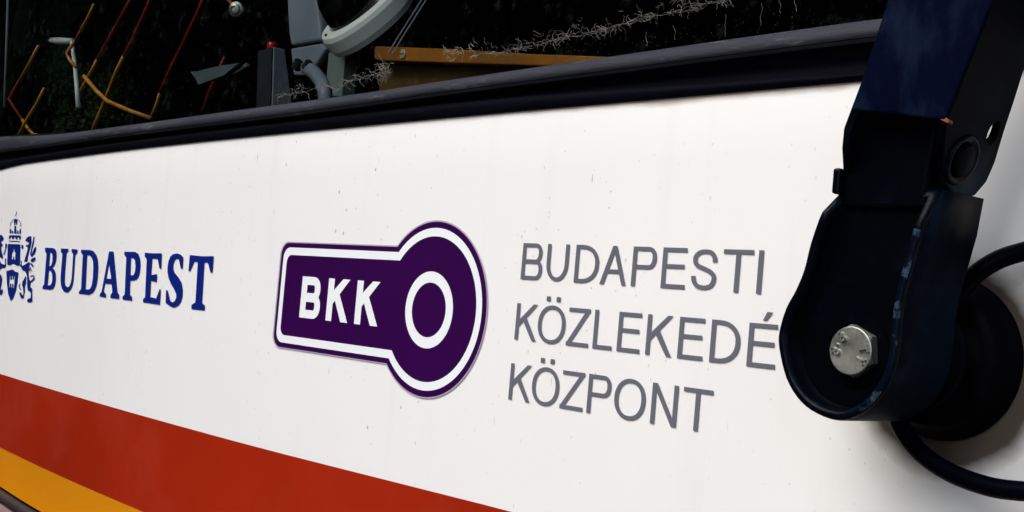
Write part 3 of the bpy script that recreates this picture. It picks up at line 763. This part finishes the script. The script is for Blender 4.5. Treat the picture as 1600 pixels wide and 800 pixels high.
# hinge pin
pc = onpl(1503, 250, pr0b, nr)
L_ = abs(offl.x) + .004
v, f = lathe(pc + nr * .0035, -nr, [(.0, -.0008), (.0105, -.0006), (.0125, .0005), (.0130, .003), (.0130, L_ - .004), (.0115, L_ - .002), (0, L_)], 32)
mesh('hinge_pin', v, f, M_black, wiper, 'hinge pin end flush in the lug', smooth=True)
v, f = lathe(pc + nr * .0010, nr, [(.0145, -.001), (.0165, .0012), (.0185, .0012), (.0205, -.001)], 36)
mesh('pin_collar', v, f, M_worn, wiper, smooth=True)
# tongue of the foot reaching up between the lugs
tl0 = at(1316, 285, YF + .012); tl1 = at(1352, 160, YF + .012); tr0_ = at(1447, 285, YF + .012); tr1_ = at(1470, 160, YF + .012)
v, f = prism([tl0 + Vector((0, 0, -.02)), tr0_ + Vector((0, 0, -.02)), tr0_, tr1_, tl1, tl0], (0, .055, 0))
o = mesh('tongue', v, f, M_black, wiper); bevel(o, .003, 2)
# shoulder ledges either side of the tongue
for a, b in (((1299, 291), (1313, 262)),):
    p = at(*a, YF + .004); q = at(*b, YF + .004)
    v, f = box((p.x, p.y, p.z - .006), (q.x, p.y + .05, q.z)); o = mesh('shoulder', v, f, M_worn, wiper); bevel(o, .002, 2)
# rust where the paint has chipped at the lower corner
c0 = at(1464, 183, YU - .0004)
v, f = prism([at(1469, 186.5, YU + .0004), at(1479, 184, YU + .0004), at(1482, 188, YU + .0004), at(1481, 192, YU + .0004), at(1475, 189.5, YU + .0004)], (0, .0066, 0))
mesh('rust_chip', v, f, M_rust, wiper, 'orange rust at the chipped corner')

# ------------------------------------------------------------------ washer hose
hp = [(2050,640,-.03),(2000,520,-.03),(1850,420,-.028),(1720,388,-.026),(1640,385,-.026),(1600,393,-.027),(1560,406,-.030),(1524,429,-.034),(1494,462,-.036),(1455,510,-.036),(1420,560,-.036),(1398,610,-.036),(1405,660,-.038),(1434,703,-.040),(1478,735,-.042),(1530,756,-.044),(1580,766,-.045),(1660,768,-.045),(1800,750,-.04),(1950,690,-.035)]
pts = catmull([at(a, b, y) for a, b, y in hp], 8)
v, f = tube(pts, .0078, 16)
hose = mesh('washer_hose', v, f, M_hose, None, smooth=True)
tag(hose, 'black rubber washer hose looping behind the wiper foot at the right edge', 'hose')

# ------------------------------------------------------------------ cab contents
def poly_part(name, px, y, depth, matl, parent, label=None, bev=0):
    v, f = prism([at(a, b, y) for a, b in px], (0, depth, 0)); o = mesh(name, v, f, matl, parent, label)
    if bev: bevel(o, bev, 2)
    return o
z2 = lambda x, y: (350 + x / 4, y / 4)
# grey cabinet
cab = empty('control_cabinet', at(500, 60, .45), 'blue-grey moulded cabinet with a dark seam, behind the pale round housing', 'cabinet')
poly_part('upper_cover', [z2(385, -120), z2(403, 205), z2(415, 283), z2(605, 250), z2(600, 150), z2(560, -120)], .45, .02, M_grey, cab, bev=.006)
poly_part('lower_cover', [z2(412, 300), z2(600, 268), z2(637, 300), z2(560, 420), z2(520, 470), z2(430, 470)], .452, .02, M_grey, cab, bev=.006)
# control box with a red button
xB = at(425, 162, .07).x
bx = empty('switch_box', at(425, 162, .07), 'narrow grey switch box with a red button, standing at the foot of the windscreen', 'switch box')
def xdepth(px, py, x):   # y where the ray reaches plane x
    d = ray(px, py); return (EYE + d * (x / d.x))
pA0, pA1 = at(402, 175, .07), at(405, 79, .07); pB0, pB1 = at(425, 172, .07), at(428, 73, .07)
pC0, pC1 = xdepth(459, 165, xB), xdepth(451, 75, xB)
dep = Vector((0, pC0.y - .07, 0)); dept = Vector((0, pC1.y - .07, 0))
v = [pA0, pB0, pB1, pA1, pA0 + dep, pB0 + dep, pB1 + dept, pA1 + dept]
f = [(0,1,2,3), (1,5,6,2), (4,7,6,5), (0,3,7,4), (3,2,6,7), (0,4,5,1)]
o = mesh('box_body', v, f, M_grey, bx); bevel(o, .0015, 2)
e = .0015; v = [pA0 + Vector((e, -.003, 0)), pB0 + Vector((-e, -.003, 0)), pB1 + Vector((-e, -.003, -e)), pA1 + Vector((e, -.003, -e))]
vv, ff = prism(v, (0, .0025, 0)); mesh('front_plate', vv, ff, M_greydk, bx, 'dark front plate')
tp = at(428, 73, .085); vv, ff = lathe(Vector((tp.x - .012, .088, tp.z - .001)), (0, 0, 1), [(.0085, -.004), (.0085, .008), (.0070, .010), (0, .0102)], 20); mesh('red_button', vv, ff, M_redplastic, bx, smooth=True)
# gooseneck and knobs beside the box
gn = empty('gooseneck', at(505, 140, .16), 'grey flexible hose end with two black knobs, right of the switch box', 'hose')
vv, ff = tube(catmull([at(480, 106, .20), at(490, 113, .19), at(500, 125, .18), at(507, 140, .17), at(509, 165, .17)], 5), .0125, 14); mesh('flexible_hose', vv, ff, M_grey, gn, smooth=True)
for (a, b) in (((462, 107), (468, 96)), ((478, 106), (484, 99))):
    vv, ff = tube([at(*a, .19), at(*b, .19)], .009, 12); mesh('knob', vv, ff, M_greydk, gn, smooth=False)
# pale round housing
yH = .42
ppm = (at(600, 30, yH) - at(599, 30, yH)); 
dd = ray(563, 12); zc = (1 + yH) / dd.y; px1 = zc / 2000.0
Ccen = EYE + dd * zc
ni = (RIGHT * .62 - UPV * .78).normalized(); mj = (RIGHT * .78 + UPV * .62).normalized()
ca = .42; sa = math.sqrt(1 - ca * ca)
Nn = -(ni * sa) - FWD * ca
RR = 77 * px1
hs = empty('round_housing', Ccen, 'pale round plastic housing with a glossy black dome, seen through the windscreen', 'housing')
sc_ = lambda l: [(a * RR, b * RR) for a, b in l]
v, f = lathe(Ccen, Nn, sc_([(.80, -.50), (1.00, -.46), (1.03, -.34), (1.03, -.10), (1.0, -.015), (.985, 0), (.80, .03), (.765, .012), (.70, -.10), (.60, -.14), (.45, -.145)]), 72, mj)
mesh('housing_ring', v, f, M_ivory, hs, 'pale stepped ring', smooth=False)
v, f = lathe(Ccen - mj * RR * .17, Nn, sc_([(.57, -.16), (.57, .02), (.56, .25), (.51, .50), (.40, .72), (.22, .84), (0, .88)]), 64, mj); mesh('dome', v, f, M_glossblack, hs, 'glossy black dome', smooth=True)
md = ni * ca - FWD * sa
for k_, (qa, qb) in enumerate(((.46, .68), (-.89, .14))):
    # screw recess on the ring face
    pc_ = Ccen + (mj * qa + md * qb) * RR + Nn * RR * .035
    q_ = 1 if k_ == 0 else .35
    vv, ff = lathe(pc_, Nn, sc_([(.085 * q_, -.04), (.085 * q_, .010), (.07 * q_, .014), (0, .014)]), 20); mesh('screw', vv, ff, M_greydk if k_ else M_card, hs)
# lamp reflection below the housing, built as a solid post
pst = poly_part('reflection_post', [z2(655, 330), z2(760, 330), z2(738, 600), z2(632, 600)], .44, .03, M_post, hs, 'dim grey-green lamp reflection built as a post')
# ochre board with screw
ob = empty('ochre_board', at(700, 90, .14), 'ochre board with a slotted screw, lying low behind the windscreen', 'board')
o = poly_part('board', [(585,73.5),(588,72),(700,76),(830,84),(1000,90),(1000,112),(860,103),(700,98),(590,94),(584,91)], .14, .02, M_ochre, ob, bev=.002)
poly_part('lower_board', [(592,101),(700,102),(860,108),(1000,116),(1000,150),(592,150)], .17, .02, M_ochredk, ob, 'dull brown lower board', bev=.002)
sp = at(629.5, 84.5, .139); vv, ff = lathe(sp, (0, -1, 0), [(.0075, -.002), (.0075, .001), (.006, .0022), (0, .0024)], 24); mesh('screw', vv, ff, M_brass, ob, 'pale slotted screw')
vv, ff = box((sp.x - .0055, sp.y - .0030, sp.z - .0008), (sp.x + .0055, sp.y - .0022, sp.z + .0008)); mesh('screw_slot', vv, ff, M_greydk, ob)
# thin double cable running up from the board
cb = empty('thin_cable', at(610, 82, .13), 'thin double cable rising from the ochre board', 'cable')
for dx_ in (0, 7):
    vv, ff = tube([at(606 + dx_, 84, .13), at(632 + dx_, 42, .15), at(660 + dx_, -2, .17), at(676 + dx_, -30, .19)], .0011, 6); mesh('strand', vv, ff, M_grey, cb)
# folded card lying at the left, chrome knob above
cd = empty('folded_card', at(340, 115, .30), 'folded grey-green card with a pointed tail, left of the switch box', 'card')
z1 = lambda x, y: (x / 2.857, y / 2.857)
def bent(px, ys, th, name, m, par):
    P = [at(*z1(a, b), y) for (a, b), y in zip(px, ys)]
    vv, ff = prism(P, (0, th, 0)); return mesh(name, vv, ff, m, par)
bent([(850,320),(880,318),(960,298),(1068,280),(1000,335),(885,378),(872,350)], [.30]*7, .006, 'card_leaf', M_card, cd)
bent([(1028,336),(1098,280),(1104,294),(1060,322)], [.31]*4, .006, 'card_leaf', M_card, cd)
kn = empty('chrome_knob', at(371, 14, .35), 'small chrome knob on a thin stem, high at the left of the glass', 'knob')
kc = at(370, 15, .35)
vv, ff = lathe(kc, -FWD - RIGHT * .3, [(.011, -.012), (.0165, -.010), (.0175, 0), (.0165, .006), (.012, .008), (.0115, .013), (.006, .015), (.0055, .012), (0, .012)], 24); mesh('knob_head', vv, ff, M_steel, kn, smooth=False)
vv, ff = tube([kc - FWD * -.01, at(352, -6, .36), at(340, -40, .37)], .004, 8); mesh('knob_stem', vv, ff, M_yellow, kn, smooth=True)

# red and yellow lines reflected in the glass, built as tubes in the cab
def reflection_line(segs, r, y, label):
    """segs: list of (material, [zoomed photo points])"""
    root = None
    for m, pl in segs:
        P = [at(*z1(a, b), y) for a, b in pl]
        vv, ff = tube(P, r, 10); o = mesh('reflection_tube', vv, ff, m, bus, label, smooth=True)
YR = .85; rr_ = .0062
reflection_line([(M_redtube, [(600,-30),(560,40),(500,150),(435,265)]), (M_yellow, [(435,265),(405,325),(380,370),(360,405)])], rr_, YR, 'thin tube, red above and yellow below')
reflection_line([(M_redtube, [(690,-50),(662,25),(590,185),(555,250)]), (M_yellow, [(555,250),(520,320),(470,450),(440,520),(415,580)])], rr_ * 1.25, YR + .02, 'thicker tube, red above and yellow below')
reflection_line([(M_redtube, [(925,-50),(890,40),(820,190),(765,300),(715,415)]), (M_yellow, [(715,415),(700,465),(675,530)])], rr_, YR + .01, 'dark red tube with a yellow foot')
reflection_line([(M_yellow, [(675,528),(580,495),(480,452),(430,405),(375,340)])], rr_ * 1.2, YR - .02, 'yellow cross tube')
reflection_line([(M_yellow, [(420,20),(395,75),(360,140)]), (M_redtube, [(360,140),(338,180)]), (M_yellow, [(338,180),(298,235),(310,265),(338,300)])], rr_, YR, 'bent yellow tube with a red joint')
reflection_line([(M_yellow, [(172,205),(130,285),(90,355)]), (M_redtube, [(90,355),(40,440),(100,535)]), (M_yellow, [(100,535),(125,575),(150,600),(185,606)])], rr_, YR, 'bent tube at the far left')
reflection_line([(M_yellow, [(198,395),(160,470),(110,550),(82,606)])], rr_, YR - .02, 'short slanting yellow tube')
reflection_line([(M_redtube, [(1005,255),(975,320),(940,400),(905,498)])], rr_ * .9, .60, 'short dark red tube behind the card')
reflection_line([(M_grey, [(36,-20),(30,200),(20,478)])], .0035, .10, 'thin upright edge line')

# slim crooked pole and leaves on the far side of the cab
pp = [(230,180),(320,184),(326,230),(335,290),(344,390),(351,480)]
root = empty('lamp_pole', at(*z1(351, 480), 1.2), 'slim pale crooked lamp pole with a flat head, seen at the left of the windscreen', 'lamp pole')
vv, ff = tube([at(*z1(a, b), 1.2) for a, b in pp[1:]], [.009, .009, .010, .011, .012], 8); mesh('pole', vv, ff, M_lamp, root, smooth=True)
vv, ff = tube([at(*z1(a, b), 1.2) for a, b in ((228, 180), (260, 182), (322, 184))], [.012, .016, .013], 8); mesh('lamp_head', vv, ff, M_lamp, root, smooth=True)
def leaves():
    rnd = random.Random(4); V_, F_ = [], []
    for k in range(2600):
        cx_, cy_, sx_, sy_ = rnd.choice(((300, 330, 45, 70), (350, 480, 60, 50), (270, 300, 30, 60), (470, 430, 60, 60), (330, 540, 40, 30)))
        p = at(*z1(rnd.gauss(cx_, sx_), rnd.gauss(cy_, sy_)), rnd.uniform(1.5, 1.9))
        t_ = Vector((rnd.gauss(0, 1), rnd.gauss(0, 1), rnd.gauss(0, 1))).normalized(); w_ = t_.orthogonal().normalized(); q = rnd.uniform(.008, .022)
        i = len(V_); V_.extend([p - t_ * q, p + w_ * q * .5, p + t_ * q, p - w_ * q * .5]); F_.append((i, i + 1, i + 2, i + 3))
    o = mesh('foliage', V_, F_, M_leafdim, None, recalc=False); tag(o, 'dim green leaves behind the crooked lamp pole, through the glass', 'foliage', kind='stuff')
M_leafdim = mat('dark_leaf', (.012, .034, .010), .6, .1, var=.7, vscale=5)
leaves()

# ------------------------------------------------------------------ cobweb threads caught on the glass
def cobweb():
    rnd = random.Random(11); V_, F_ = [], []
    def add(pts, r):
        v, f = tube(pts, r, 3, caps=False); i = len(V_); V_.extend(v); F_.extend([tuple(a + i for a in q) for q in f])
    def along(pl, s):
        s *= len(pl) - 1; i = min(int(s), len(pl) - 2); u = s - i
        return pl[i][0] * (1 - u) + pl[i + 1][0] * u, pl[i][1] * (1 - u) + pl[i + 1][1] * u
    lines = [([(735,88),(790,79),(844,69),(888,58),(945,46),(985,34),(1024,23),(1085,12),(1125,2),(1160,-8)], 300, 1.8, .00013),
             ([(740,70),(800,72),(850,58),(900,46),(960,33),(1030,10),(1080,-4)], 110, 6, .00011),
             ([(440,148),(467,142),(500,135),(528,138),(545,127),(562,122),(585,117),(606,112)], 170, 2.0, .00016),
             ([(596,102),(600,112),(606,124)], 50, 3, .00016), ([(700,88),(716,82),(740,78)], 30, 6, .0003)]
    for pl, n, sp_, r in lines:
        for k in range(n):
            s = rnd.random()
            if math.sin(s * 41 + sp_) + math.sin(s * 97) < rnd.uniform(-1.9, 1.2): continue
            x, y = along(pl, s); x += rnd.gauss(0, sp_); y += rnd.gauss(0, sp_ * .8)
            a = rnd.gauss(-.30, .45) + (math.pi if rnd.random() < .5 else 0); pts = []
            for i in range(rnd.randint(5, 14)):
                pts.append(on(x, y, .0105 - rnd.random() * .001)); a += rnd.gauss(0, .5); st = rnd.uniform(.8, 2.3); x += math.cos(a) * st; y += math.sin(a) * st
            add(pts, r * rnd.uniform(.6, 1.5))
    for pl, am in ((lines[0][0], 2.2), (lines[0][0], 3.0), (lines[2][0], 1.8)):
        pts = []; w1 = w2 = 0
        for i in range(150):
            w1 = w1 * .86 + rnd.gauss(0, am * .36); w2 = w2 * .8 + rnd.gauss(0, am * .4); x, y = along(pl, i / 150)
            pts.append(on(x + w2, y + w1, .0104))
        add(pts, .00026)
    for x, y0, y1 in ((1218,0,20),(1243,0,18),(1052,40,62),(1136,22,58),(1010,50,72),(1190,5,40)):
        pts = []; 
        for i in range(9):
            u = i / 8; x += rnd.gauss(0, 1.0); pts.append(on(x, y0 + (y1 - y0) * u, .0105))
        add(pts, .00014)
    # dust specks stuck along the lower glass
    for k in range(260):
        s = rnd.random(); x = 380 + s * 900; yb = float(np.interp(x, [401, 550, 750, 919, 1155, 1374], [167, 147.5, 116, 92, 57, 27]))
        y = yb - abs(rnd.gauss(0, 22)) - 2
        p = on(x, y, .0108); r = rnd.uniform(.00015, .0004)
        i = len(V_); V_.extend([p + Vector((-r, 0, -r)), p + Vector((r, 0, -r * .6)), p + Vector((r * .5, 0, r)), p + Vector((0, -r * .6, 0))]); F_.extend([(i, i + 1, i + 3), (i + 1, i + 2, i + 3), (i + 2, i, i + 3)])
    o = mesh('cobweb', V_, F_, M_web, None, recalc=False)
    tag(o, 'dusty pale cobweb threads stuck along the lower edge of the windscreen', 'cobweb', kind='stuff')
cobweb()
for m in bpy.data.materials:
    if '_' in m: del m['_']
